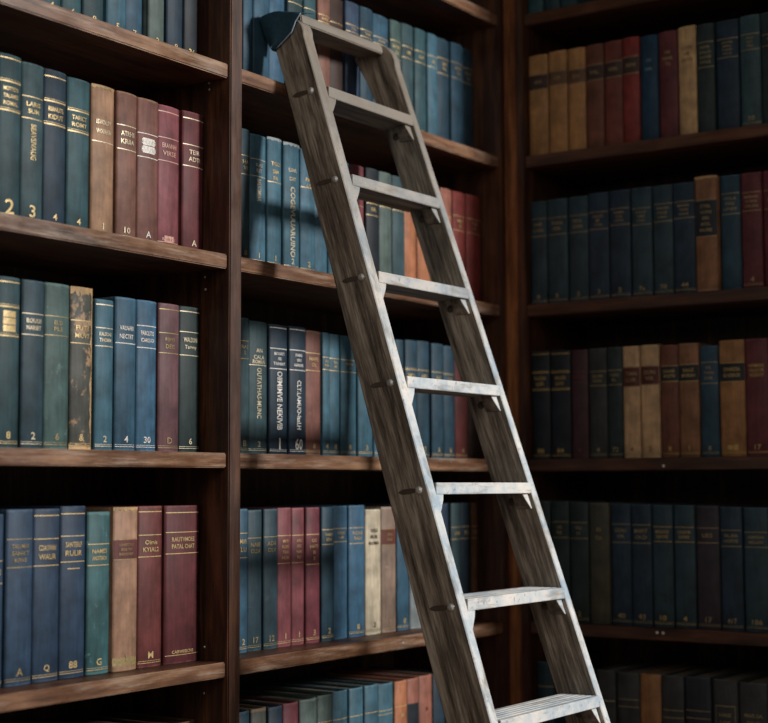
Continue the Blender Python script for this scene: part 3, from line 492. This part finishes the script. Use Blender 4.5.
  (-0.41405, 0.0135, 0.03819, 0.2241, 0.164, 'cream2', {'lines': ['LUTE', 'VE', 'OSTE'], 'vol': '', 'bands': [], 'text': [0.8, 0.745, 0.69], 'lc': 'brownink'}, "cream book with brown lettering, ninth from left in right bookcase's first full row"),
  (-0.45363, 0.0129, 0.038, 0.2222, 0.161, 'darkgreen', {'lines': ['NEIR', 'DALO', 'ANTE', 'VOLS'], 'vol': '', 'bands': [0.83, 0.6], 'lc': 'dimgilt'}, "blackish green book with gilt lines, tenth from left in right bookcase's first full row"),
  (-0.4986, 0.016, 0.04831, 0.2226, 0.163, 'navy', {'lines': ['SOLAN', 'MERIS', 'TUDES', 'VALO'], 'vol': '', 'bands': [0.83, 0.66], 'lc': 'dimgilt'}, "dark navy book with gilt lettering block, eleventh from left in right bookcase's first full row"),
  (-0.54621, 0.0159, 0.0419, 0.2244, 0.173, 'slateteal', {'lines': ['NOI', 'RAS', 'TELI'], 'vol': '30', 'bands': [0.83, 0.69], 'lc': 'dimgilt'}, "grey-green book with bright gilt foot, twelfth from left in right bookcase's first full row"),
  (-0.58954, 0.0144, 0.04122, 0.2235, 0.16, 'darkgreen', {'lines': ['TE'], 'vol': '', 'bands': [0.8, 0.7], 'lc': 'dimgilt'}, "dark green book cut off by frame edge, rightmost in right bookcase's first full row")]),
 ('R', 0.62958, 'books on the second right shelf', [
  (-0.06758, 0.016, 0.03975, 0.2226, 0.165, 'navyteal', {'lines': ['SAR', 'LON'], 'vol': '8', 'bands': [0.83, 0.66], 'lc': 'dimgilt'}, "dark slate-blue book in the corner, leftmost in right bookcase's second row"),
  (-0.11339, 0.0136, 0.04864, 0.2227, 0.161, 'navyteal', {'lines': ['TAN', 'VER'], 'vol': '6', 'bands': [0.82, 0.66], 'lc': 'dimgilt'}, "dark slate-blue book with faint gilt foot, second from left in right bookcase's second row"),
  (-0.16223, 0.016, 0.04584, 0.2231, 0.165, 'navyteal', {'lines': ['ROL', 'DIN'], 'vol': '2', 'bands': [0.82, 0.66], 'lc': 'dimgilt'}, "dark slate-blue book with faint gilt title, third from left in right bookcase's second row"),
  (-0.21043, 0.0131, 0.0474, 0.225, 0.165, 'navy', {'lines': ['CALES', 'MI', 'TON'], 'vol': '3', 'bands': [0.82, 0.66], 'lc': 'dimgilt'}, "dark navy book with gilt title block, fourth from left in right bookcase's second row"),
  (-0.25936, 0.0124, 0.04735, 0.2253, 0.167, 'navy', {'lines': ['RAMEL', 'SOR', 'DITA'], 'vol': '2', 'bands': [0.83, 0.68], 'lc': 'dimgilt'}, "dark navy book with square gilt title, fifth from left in right bookcase's second row"),
  (-0.30747, 0.0138, 0.04579, 0.2255, 0.161, 'navyteal', {'lines': ['PALAS', 'VIRE', 'OLIS'], 'vol': '7a', 'bands': [0.81, 0.66], 'lc': 'dimgilt'}, "dark navy book with bright foot mark, sixth from left in right bookcase's second row"),
  (-0.35402, 0.0152, 0.04428, 0.2251, 0.172, 'navyteal', {'lines': ['VIRON', 'DALE', 'SARA'], 'vol': '70', 'bands': [0.83, 0.67], 'lc': 'dimgilt'}, "dark slate book with gilt foot curl, seventh from left in right bookcase's second row"),
  (-0.4016, 0.012, 0.04787, 0.2246, 0.166, 'navy', {'lines': ['MANIR', 'TORE', 'VALIS'], 'vol': '44', 'bands': [0.83, 0.68], 'lc': 'dimgilt'}, "wide dark navy book marked 44, eighth from left in right bookcase's second row"),
  (-0.45142, 0.005, 0.04665, 0.2305, 0.174, 'leather', {'lines': ['STEL', 'VON', 'ERI', 'ROL', 'NUSE'], 'label': ['ink', 0.79, 0.48], 'capc': 'straw', 'worn': 0.6, 'lc': 'dimgilt'}, "tan leather book with black title panel, ninth from left in right bookcase's second row"),
  (-0.49843, 0.0152, 0.04234, 0.2291, 0.16, 'navyblue', {'lines': ['VOLA', 'PIRE', 'LANDE'], 'vol': '', 'bands': [0.84, 0.66], 'lc': 'dimgilt'}, "dark blue book with gilt title lines, tenth from left in right bookcase's second row"),
  (-0.54255, 0.013, 0.04233, 0.2286, 0.158, 'maroon', {'lines': ['MERAN', 'TORIS', 'VALEN'], 'vol': '4', 'bands': [0.83, 0.67], 'lc': 'dimgilt'}, "dark maroon book with gilt title, eleventh from left in right bookcase's second row"),
  (-0.58478, 0.0161, 0.03929, 0.229, 0.161, 'maroon', {'lines': ['SER'], 'vol': '', 'bands': [0.83, 0.67], 'lc': 'dimgilt'}, "dark maroon book cut off by frame edge, rightmost in right bookcase's second row")]),
 ('R', 0.3023, 'books on the third right shelf', [
  (-0.06935, 0.0145, 0.04331, 0.2288, 0.164, 'ink', {'lines': ['ROSA', 'LER'], 'vol': '88', 'top': 0.97, 'bands': [0.8, 0.64], 'fat': 1, 'lc': 'midgilt'}, "blackish book with gilt rules, in the corner, leftmost in right bookcase's third row"),
  (-0.11611, 0.0146, 0.04701, 0.2278, 0.167, 'ink', {'lines': ['ALES', 'DIV'], 'vol': '84', 'top': 0.97, 'bands': [0.8, 0.64], 'fat': 1, 'lc': 'midgilt'}, "blackish book with gilt rules and foot, second from left in right bookcase's third row"),
  (-0.16061, 0.015, 0.03883, 0.2269, 0.157, 'plumdark', {'lines': ['RAN'], 'vol': '4', 'bands': [0.8, 0.7], 'lc': 'rust'}, "dark plum book, third from left in right bookcase's third row"),
  (-0.20285, 0.0151, 0.04173, 0.2275, 0.161, 'charcoal', {'lines': ['SILAS', 'VOR'], 'vol': '4', 'bands': [0.79, 0.66], 'lc': 'dimgilt'}, "charcoal grey book, fourth from left in right bookcase's third row"),
  (-0.24222, 0.0141, 0.03391, 0.2282, 0.162, 'darkgreen', {'lines': ['VARD', 'EL'], 'vol': '72', 'bands': [0.79, 0.66], 'lc': 'dimgilt'}, "blackish green book beside the cream pair, fifth from left in right bookcase's third row"),
  (-0.27951, 0.0131, 0.03759, 0.2276, 0.166, 'cream3', {'lines': ['TAN', 'LUR'], 'vol': '4', 'label': ['oxblood2', 0.81, 0.64], 'lc': 'dimgilt', 'volc': 'brownink'}, "left cream book with red title band, sixth from left in right bookcase's third row"),
  (-0.32002, 0.0139, 0.04113, 0.2281, 0.162, 'cream3', {'lines': ['SON', 'VIR'], 'vol': '2', 'label': ['oxblood2', 0.81, 0.65], 'lc': 'dimgilt', 'volc': 'brownink'}, "right cream book with red title band, seventh from left in right bookcase's third row"),
  (-0.36216, 0.015, 0.03941, 0.2258, 0.167, 'redbrown2', {'lines': ['DALAR', 'VOSTE'], 'vol': '8', 'label': ['ink', 0.81, 0.68], 'lc': 'midgilt'}, "reddish-brown book with black title band, eighth from left in right bookcase's third row"),
  (-0.40472, 0.0121, 0.04275, 0.2269, 0.16, 'leather', {'lines': ['SALE', 'MORAN'], 'vol': '1', 'label': ['ink', 0.81, 0.67], 'lc': 'midgilt'}, "tan-brown book with black title band, ninth from left in right bookcase's third row"),
  (-0.4472, 0.0138, 0.03855, 0.2199, 0.173, 'navyblue', {'lines': ['VIL', 'TAN', 'SOR'], 'vol': '8', 'bands': [0.85, 0.66], 'lc': 'dimgilt'}, "dark blue book between tan ones, tenth from left in right bookcase's third row"),
  (-0.49435, 0.0156, 0.05284, 0.2287, 0.166, 'leather2', {'lines': ['SONARDEA', 'KUHERRAOR'], 'vol': '--', 'label': ['ink', 0.8, 0.645], 'lc': 'midgilt'}, "ochre leather book with black title band, eleventh from left in right bookcase's third row"),
  (-0.54624, 0.012, 0.04739, 0.2284, 0.171, 'maroon', {'lines': ['NEMRISE', 'PALADOR', 'VISENT'], 'vol': '17', 'bands': [], 'text': [0.77, 0.73, 0.69], 'lc': 'midgilt'}, "dark maroon book with three gilt lines, rightmost in right bookcase's third row")]),
 ('R', -0.03508, 'books on the fourth right shelf', [
  (-0.06717, 0.0165, 0.03894, 0.2503, 0.169, 'darkgreen', {'lines': [''], 'vol': ''}, "dark green book behind the ladder rail, leftmost in right bookcase's fourth row"),
  (-0.11003, 0.0159, 0.04278, 0.249, 0.173, 'darkgreen', {'lines': ['SA', 'RE'], 'vol': '', 'bands': [0.83, 0.7], 'lc': 'dimgilt'}, "dark green book beside the ladder rail, second from left in right bookcase's fourth row"),
  (-0.15464, 0.0154, 0.04328, 0.2477, 0.172, 'darkgreen', {'lines': ['VO', 'LI'], 'vol': '2', 'bands': [0.83, 0.7], 'lc': 'dimgilt'}, "blackish green book, third from left in right bookcase's fourth row"),
  (-0.20106, 0.0148, 0.04565, 0.2464, 0.172, 'olive', {'lines': ['RI', 'TA'], 'vol': '', 'bands': [], 'text': [0.78, 0.71], 'lc': 'dimgilt'}, "dark olive-brown book, fourth from left in right bookcase's fourth row"),
  (-0.24863, 0.018, 0.04413, 0.2452, 0.169, 'navy', {'lines': ['SOLI', 'VA'], 'vol': '40', 'bands': [0.83, 0.68], 'lc': 'dimgilt'}, "dark navy book with gilt bands, fifth from left in right bookcase's fourth row"),
  (-0.29504, 0.0147, 0.04489, 0.244, 0.171, 'navy', {'lines': ['MARIT', 'OLD'], 'vol': '43', 'bands': [0.83, 0.68], 'lc': 'dimgilt'}, "dark navy book with gilt title, sixth from left in right bookcase's fourth row"),
  (-0.34143, 0.0139, 0.04414, 0.2428, 0.165, 'navyteal', {'lines': ['MOLINS', 'DAVE'], 'vol': '10', 'bands': [0.82, 0.7], 'lc': 'midgilt'}, "dark teal-navy book with brightest gilt title, seventh from left in right bookcase's fourth row"),
  (-0.38759, 0.016, 0.04448, 0.2423, 0.162, 'navyteal', {'lines': ['CANDIR', 'SORE'], 'vol': '4', 'bands': [0.82, 0.7], 'lc': 'midgilt'}, "dark slate book with bright gilt title lines, eighth from left in right bookcase's fourth row"),
  (-0.43651, 0.0165, 0.04898, 0.2412, 0.171, 'inkplum', {'lines': ['LIES', ''], 'vol': '17', 'bands': [0.82, 0.7], 'lc': 'dimgilt'}, "blackish plum book numbered 17, ninth from left in right bookcase's fourth row"),
  (-0.48546, 0.0144, 0.04533, 0.2394, 0.171, 'navy', {'lines': ['VAL.INA', 'HORTE'], 'vol': '417', 'bands': [0.81, 0.68], 'lc': 'dimgilt'}, "deep navy book numbered 417, tenth from left in right bookcase's fourth row"),
  (-0.53521, 0.017, 0.05062, 0.2383, 0.156, 'navyteal', {'lines': ['SOMERAN', 'AKLIEV'], 'vol': '186', 'bands': [0.8, 0.68], 'lc': 'dimgilt'}, "wide dark teal-navy book numbered 186, rightmost in right bookcase's fourth row")]),
 ('R', -0.37208, 'books on the bottom right shelf', [
  (-0.06731, 0.0229, 0.03921, 0.2521, 0.215, 'navyteal', {'lines': [''], 'bands': [0.8]}, "dark slate book seen between the ladder rails, leftmost in right bookcase's bottom row"),
  (-0.20975, 0.0173, 0.04218, 0.2444, 0.224, 'charcoal', {'lines': [''], 'bands': [0.75]}, "charcoal book just right of the ladder rail, second from left in right bookcase's bottom row"),
  (-0.25796, 0.0209, 0.05043, 0.242, 0.218, 'charcoal', {'lines': [''], 'bands': [0.78, 0.72], 'lc': 'dimgilt'}, "wide charcoal book left of the tan one, third from left in right bookcase's bottom row"),
  (-0.30762, 0.0178, 0.04513, 0.2425, 0.234, 'leather2', {'lines': [''], 'bands': []}, "plain tan book, fourth from left in right bookcase's bottom row"),
  (-0.35548, 0.0179, 0.04761, 0.2429, 0.228, 'charcoal', {'lines': [''], 'bands': [0.72, 0.66], 'lc': 'dimgilt'}, "charcoal book right of the tan one, fifth from left in right bookcase's bottom row"),
  (-0.40854, 0.018, 0.05484, 0.2437, 0.228, 'ink', {'lines': [''], 'bands': [0.73, 0.67], 'lc': 'dimgilt'}, "blackish book with faint gilt lines, sixth from left in right bookcase's bottom row"),
  (-0.46567, 0.0176, 0.05162, 0.2422, 0.233, 'charcoal', {'lines': ['HAIS', 'LOF', 'EN'], 'bands': [], 'frame': 1, 'lc': 'dimgilt', 'text': [0.72, 0.66, 0.6]}, "charcoal book with gilt framed panel, seventh from left in right bookcase's bottom row"),
  (-0.5226, 0.0173, 0.05733, 0.2395, 0.229, 'charcoal', {'lines': ['MAR.SA', 'DILEI', 'ORTA'], 'bands': [], 'text': [0.74, 0.68, 0.62], 'lc': 'dimgilt'}, "charcoal book with gilt lettering, by frame edge, rightmost in right bookcase's bottom row")]),
 ('L', -0.37208, 'books on the bottom shelf of the left bay', [
  (-0.22276, 0.0615, 0.05069, 0.24, 0.179, 'darkbrown', {'lines': ['']}, "dark book top glimpsed below the lower shelf, leftmost in left bay's bottom row"),
  (-0.16515, 0.0578, 0.05938, 0.24, 0.192, 'charcoal', {'lines': ['']}, "charcoal book top below the lower shelf, second from left in left bay's bottom row"),
  (-0.09946, 0.0589, 0.06668, 0.24, 0.187, 'darkbrown', {'lines': ['']}, "dark brown book top below the lower shelf, third from left in left bay's bottom row"),
  (-0.03238, 0.0599, 0.06195, 0.24, 0.179, 'darktan', {'lines': ['']}, "dusty tan-topped book beside the upright, fourth from left in left bay's bottom row")])]
XC = 0.92629
H = [1.25935, 0.94958, 0.62958, 0.3023, -0.03508, -0.37208]
for wall, z, group, books in ROWS:
    for c, rec, w, h, d, col, o, label in books:
        if wall == 'L': make_book((c, rec, z + .0003), 0, w, h, d, col, o, label, group)
        else: make_book((XC + rec, c, z + .0003), -math.pi / 2, w, h, d, col, o, label, group)

# ------------------------------------------------------------------ bookcases
ZB, ZT, TH = -.46, 1.60, .0244
XL0, XM0, XM1, XR0, XR1 = -.62, 0.0, .0307, .8953, .9150
bc = empty('bookcase', (0, 0, ZB), 0, 'dark wooden bookcase of two bays behind the ladder, along the left wall', 'bookcase')
def reloc(o, root):   # keep world coordinates while parented to an empty that stands on the floor
    o.matrix_parent_inverse = Matrix.Translation(root.location).inverted(); return o
def P(root, *a, **k): return reloc(box(*a, parent=root, **k), root)
for x0, x1 in ((XL0 - .03, XL0), (XM0, XM1), (XR0, XR1)):
    P(bc, 'upright', x0, x1, -.005, .272, ZB, ZT, M_UP, bev=.002)
for x0, x1 in ((XL0, XM0), (XM1, XR0)):
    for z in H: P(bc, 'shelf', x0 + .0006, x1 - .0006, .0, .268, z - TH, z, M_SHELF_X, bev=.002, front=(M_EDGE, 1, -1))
    P(bc, 'plinth', x0, x1, .012, .03, ZB, H[5] - TH, M_SHELF_X)
P(bc, 'back_panel', XL0 - .03, XR1, .272, .282, ZB, ZT, M_BACK, bev=0)
P(bc, 'top_board', XL0 - .045, XR1, -.012, .284, ZT, ZT + .03, M_SHELF_X, front=(M_EDGE, 1, -1))
YR0, YR1 = -.0465, -.0285
rc = empty('bookcase', (XC, -.4, ZB), 0, 'shadowed dark wooden bookcase at the right, at right angles to the ladder wall', 'bookcase')
for y0, y1 in ((YR0, YR1), (-.70, -.67)):
    P(rc, 'upright', XC - .005, XC + .272, y0, y1, ZB, ZT, M_UP, bev=.002)
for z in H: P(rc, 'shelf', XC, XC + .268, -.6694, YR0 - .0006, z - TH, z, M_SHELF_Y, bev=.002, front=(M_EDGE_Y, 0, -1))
P(rc, 'plinth', XC + .012, XC + .03, -.67, YR0, ZB, H[5] - TH, M_SHELF_Y)
P(rc, 'back_panel', XC + .272, XC + .282, -.70, YR1, ZB, ZT, M_BACK, bev=0)
P(rc, 'top_board', XC - .012, XC + .284, -.715, YR1, ZT, ZT + .03, M_SHELF_Y)
cf = reloc(mesh_obj('corner_filler', [(x, y, z) for z in (ZB, ZT) for x, y in ((XR1 + .0004, .004), (XR1 + .0005, -.0015), (XC - .0005, YR1 + .0005), (XC + .01, YR1 + .0005), (XC + .01, .004))],
    [(0, 1, 2, 3, 4), (9, 8, 7, 6, 5)] + [(i, (i + 1) % 5, (i + 1) % 5 + 5, i + 5) for i in range(5)], M_FILL, bc), bc)
# peg holes' brass sleeves on the inner face of the middle upright, and pale screws in the shelf fronts
for y, z in [(0.0425, 0.9236), (0.0413, 0.9123), (0.0489, 0.5956), (0.0476, 0.5746), (0.0452, -0.0136), (0.0459, -0.0878)]:
    reloc(dome('shelf_peg', (XM0 - .0003, y, z), .0022, (-1, 0, 0), .0012, M_TENON if False else M_STEEL, bc, 10, 3), bc)
for y, z in [(-0.3334, -0.0442), (-0.3462, -0.0444), (-0.3537, 0.2855)]:
    reloc(dome('screw', (XC - .0002, y, z), .0032, (-1, 0, 0), .0015, M_SCREW, rc, 12, 3), rc)
for x, z in [(0.5171, -0.048), (0.0072, -0.0634)]:
    reloc(dome('screw', (x, -.0002, z), .0024, (0, -1, 0), .001, M_STEEL, bc, 10, 3), bc)

# ------------------------------------------------------------------ ladder
Y0, SL = -.055, .335
yf = lambda z: Y0 + SL * (z - 1)
lo = lambda z: .1188 + .0265 * z
li = lambda z: .1402 + .0330 * z
ro = lambda z: .4877 - .033 * z
ri = lambda z: ro(z) - .0185
TZ = [0.9363, 0.7753, 0.6041, 0.4261, 0.2526, 0.0708, -0.1107]
lad = empty('ladder', (.3, yf(ZB), ZB), 0, 'weathered wooden step ladder with worn white treads leaning on the shelves', 'ladder')
DP = .068
def rail(xa, xb, top, dp, fl, r=.036):
    pr = [(yf(ZB), ZB)] + [(yf(z), z) for z in (-.1, .3, .7, 1.0, top - r - .002)]
    cy, cz = yf(top - r - .002) + r, top - r - .002
    for k in range(1, 7):
        a = math.pi - k * math.pi / 12; pr.append((cy + r * math.cos(a), cz + (r + .002) * math.sin(a)))
    pr += [(yf(top) + dp(1) + fl * .4, top), (yf(top) + dp(1) + fl, top - .023), (yf(1.02) + dp(1.02) + fl * .72, 1.02), (yf(.99) + dp(.99) + fl * .35, .99)]
    pr += [(yf(z) + dp(z), z) for z in (.95, .5, 0, ZB)]
    return reloc(prism('rail', pr, xa, xb, [M_LAD, M_PAINTZ], lad, lambda p: 1 if p.normal.y < -.42 else 0, bev=.0016, seg=1), lad)
rail(lo, li, 1.064, lambda z: .084 - .0185 * max(z, 0), .004); rail(ri, ro, 1.086, lambda z: .078 - .012 * max(z, 0), .012, .05)
TT = .0185
def tread(z, th=TT, dp=DP + .002, name='tread'):
    f = yf(z - th / 2) - .0015; bk = f + dp; pr = [(f, z - th), (f, z)]
    for k in range(5):
        y = f + .012 + k * .011; pr += [(y, z), (y + .0012, z - .0016), (y + .0024, z)]
    pr += [(bk, z), (bk, z - th)]
    return reloc(prism(name, pr, lambda q: li(z) + .0002, lambda q: ri(z) - .0002, [M_LADX, M_PAINTX], lad,
        lambda p: 1 if (p.normal.y < -.55 or p.normal.z > .2) else 0, bev=.0008), lad)
for z in TZ + [-.284]:
    tread(z)
    y = yf(z - TT / 2)
    # tapered cleats under both ends of the tread
    for side in (0, 1):
        x = li(z) - .0005 if side == 0 else ri(z) + .0005; sg = 1 if side == 0 else -1
        w, h = (.024, .027) if side == 0 else (.019, .027)
        zt = z - TT - .0002; yy = yf(zt) + (.002 if side == 0 else .009)
        pts = [(x, zt), (x + sg * w, zt), (x + sg * w * .75, zt - h * .35), (x + sg * .0025, zt - h), (x, zt - h)]
        d0, d1 = yy, yy + .022
        vs = [(a, d0 + SL * (b - zt), b) for a, b in pts] + [(a, d1, b) for a, b in pts]; n = len(pts)
        c = mesh_obj('cleat', vs, [tuple(range(n)), tuple(range(2 * n - 1, n - 1, -1))] + [(i, (i + 1) % n, (i + 1) % n + n, i + n) for i in range(n)], [M_LADX, M_PAINTX], lad)
        bevel_obj(c, .0008, 1)
        for p in c.data.polygons: p.material_index = 1 if p.normal.y < -.5 else 0
        reloc(c, lad)
    # bolts through both rails, the dark tenon ends and the inner washers
    zb = z - .012
    reloc(dome('bolt', (lo(zb), yf(zb) + .016, zb), .0068, (-1, 0, .04), .0055, M_STEEL, lad), lad)
    reloc(dome('bolt', (ro(zb), yf(zb) + .014, zb), .0062, (1, 0, .04), .005, M_STEEL, lad), lad)
    tn = [(yf(zb) + .020 + .036 * t, zb - .002 * t * 2 + q * .0042 * (1 - abs(2 * t - 1) ** 4)) for q in (1, -1) for t in ([i / 10 for i in range(11)] if q == 1 else [1 - i / 10 for i in range(1, 10)])]
    reloc(prism('tenon', tn, lambda q: lo(q) - .0009, lambda q: lo(q) + .001, M_TENON, lad), lad)
    zi = z - .034
    reloc(dome('washer', (ri(zi), yf(zi) + .047, zi), .0072, (-1, 0, 0), .003, M_TENON, lad), lad)
# top cap between the rails
zc = 1.069
capp = [(yf(1.05) - .001, zc - .020), (yf(1.06) - .0015, zc - .004), (yf(1.06) + .004, zc + .0005), (yf(1.06) + .066, zc + .0005), (yf(1.06) + .066, zc - .018)]
xa, xb = lo(1.06) + .0035, ri(1.06) - .0004; nq = len(capp)
vs = [(xa, y, z) for y, z in capp] + [(xb, y + (.022 if i_ < 3 else .008), z + .014) for i_, (y, z) in enumerate(capp)]
tc_ = mesh_obj('top_cap', vs, [tuple(range(nq)), tuple(range(2 * nq - 1, nq - 1, -1))] + [(i, (i + 1) % nq, (i + 1) % nq + nq, i + nq) for i in range(nq)], [M_LADX, M_PAINTX], lad)
bevel_obj(tc_, .002)
for p in tc_.data.polygons: p.material_index = 1 if p.normal.y < -.4 or p.normal.z > .5 else 0
reloc(tc_, lad)

# ------------------------------------------------------------------ cloth on the ladder top
CF = [(-0.0436, 1.0641), (-0.0327, 1.0518), (-0.0239, 1.0338), (-0.0064, 1.0208), (0.0136, 1.008)]   # front edge (y, z) from the top down
CB = [(0.015, 1.077), (0.0532, 1.0739), (0.0418, 1.0476), (0.0283, 1.022), (0.0171, 1.0076)]   # back edge
cx = lo(1.03) - .0035
nU, nV = 10, 8; vs = []; fs = []
def lerp(L, t):
    i = min(int(t * (len(L) - 1)), len(L) - 2); f = t * (len(L) - 1) - i
    return (L[i][0] + (L[i + 1][0] - L[i][0]) * f, L[i][1] + (L[i + 1][1] - L[i][1]) * f)
rg = random.Random(3)
for j in range(nU + 1):
    u = j / nU; a = lerp(CF, u); b = lerp(CB, u)
    for i in range(nV + 1):
        v = i / nV
        vs.append((cx - .010 * math.sin(math.pi * v) * (.4 + .6 * u) - .0015 * math.sin(9 * v + 5 * u), a[0] + (b[0] - a[0]) * v, a[1] + (b[1] - a[1]) * v))
# top and back wrap over to the other side of the rail
for j in range(nU + 1):
    u = j / nU; b = lerp(CB, u)
    for i in range(1, 6):
        v = i / 5; vs.append((cx + .040 * v, b[0] + .006 * math.sin(math.pi * v), b[1] + .008 * v))
w1 = nV + 1; base = (nU + 1) * w1
for j in range(nU):
    for i in range(nV): fs.append((j * w1 + i, j * w1 + i + 1, (j + 1) * w1 + i + 1, (j + 1) * w1 + i))
    for i in range(5):
        p = lambda jj, ii: jj * w1 + nV if ii == 0 else base + jj * 5 + ii - 1
        fs.append((p(j, i), p(j, i + 1), p(j + 1, i + 1), p(j + 1, i)))
tb = len(vs)
for i in range(nV + 1):
    q = vs[i]
    for k in range(1, 6):
        v = k / 5; vs.append((q[0] + (cx + .040 - q[0]) * v, q[1], q[2] + .008 * v))
for i in range(nV):
    for k in range(5):
        p = lambda ii, kk: ii if kk == 0 else tb + ii * 5 + kk - 1
        fs.append((p(i, k), p(i + 1, k), p(i + 1, k + 1), p(i, k + 1)))
cl = mesh_obj('cloth', vs, fs, M_CLOTH, None, smooth=True)
cl['label'] = 'dark navy cloth with pale piping draped over the ladder top'; cl['category'] = 'cloth'
md = cl.modifiers.new('thick', 'SOLIDIFY'); md.thickness = .0016; md.offset = 1
md = cl.modifiers.new('sub', 'SUBSURF'); md.levels = 1; md.render_levels = 2
tube('piping', [(cx - .0022, y, z) for y, z in [lerp(CF, k / 16) for k in range(17)]], .0011, M_PIPE, cl)
tube('piping', [(cx - .0095 * math.sin(math.pi * .45) * (.4 + .6 * u) - .002, lerp(CF, u)[0] * .55 + lerp(CB, u)[0] * .45, lerp(CF, u)[1] * .55 + lerp(CB, u)[1] * .45) for u in [.72 + .28 * k / 8 for k in range(9)]], .0006, M_PIPE, cl)

# ------------------------------------------------------------------ room
for nm, a, m in (('floor', (-2.6, 2.6, -5.0, .34, ZB - .05, ZB), M_FLOOR), ('wall_left', (-2.6, 1.3, .29, .34, ZB, 2.3), M_WALL), ('wall_right', (XC + .29, XC + .34, -.72, .29, ZB, 2.3), M_WALL)):
    o = box(nm, *a, m, bev=0); o['kind'] = 'structure'

# ------------------------------------------------------------------ light
wd = bpy.data.worlds.new('World'); SC.world = wd; wd.use_nodes = True
bg = wd.node_tree.nodes['Background']; bg.inputs[0].default_value = (.74, .74, .78, 1); bg.inputs[1].default_value = .085
def area(name, loc, target, w, h, power, colr):
    l = bpy.data.lights.new(name, 'AREA'); l.shape = 'RECTANGLE'; l.size = w; l.size_y = h; l.energy = power; l.color = colr
    o = bpy.data.objects.new(name, l); COL.objects.link(o); o.location = loc
    o.rotation_euler = (Vector(target) - Vector(loc)).to_track_quat('-Z', 'Y').to_euler(); return o
area('window_light', (1.50, -4.45, 1.86), (.1, 0, .5), .58, .64, 200, (1.0, .965, .92))
area('soft_fill', (-2.3, -1.6, 1.6), (.4, 0, .3), 1.4, 1.4, 13.0, (1.0, .90, .78))

# ------------------------------------------------------------------ camera
cd = bpy.data.cameras.new('Camera'); cam = bpy.data.objects.new('Camera', cd); COL.objects.link(cam); SC.camera = cam
cd.sensor_width = 36; cd.lens = 73.0557; cd.clip_start = .05; cd.clip_end = 50
cam.matrix_world = Matrix([[0.5635981738652801, -0.06411028415644676, -0.8235575085451539, -1.9611666604055373], [-0.826041539870095, -0.048003375945977984, -0.561561261401489, -1.6487296869737922], [-0.0035316886561238647, 0.9967876139695803, -0.08001237286862234, 0.24651156517984518], [0, 0, 0, 1]])
cd.dof.use_dof = True; cd.dof.focus_distance = 2.55; cd.dof.aperture_fstop = 3.2
SC.view_settings.view_transform = 'Standard'
SC.view_settings.look = 'None'
SC.view_settings.exposure = 0.12
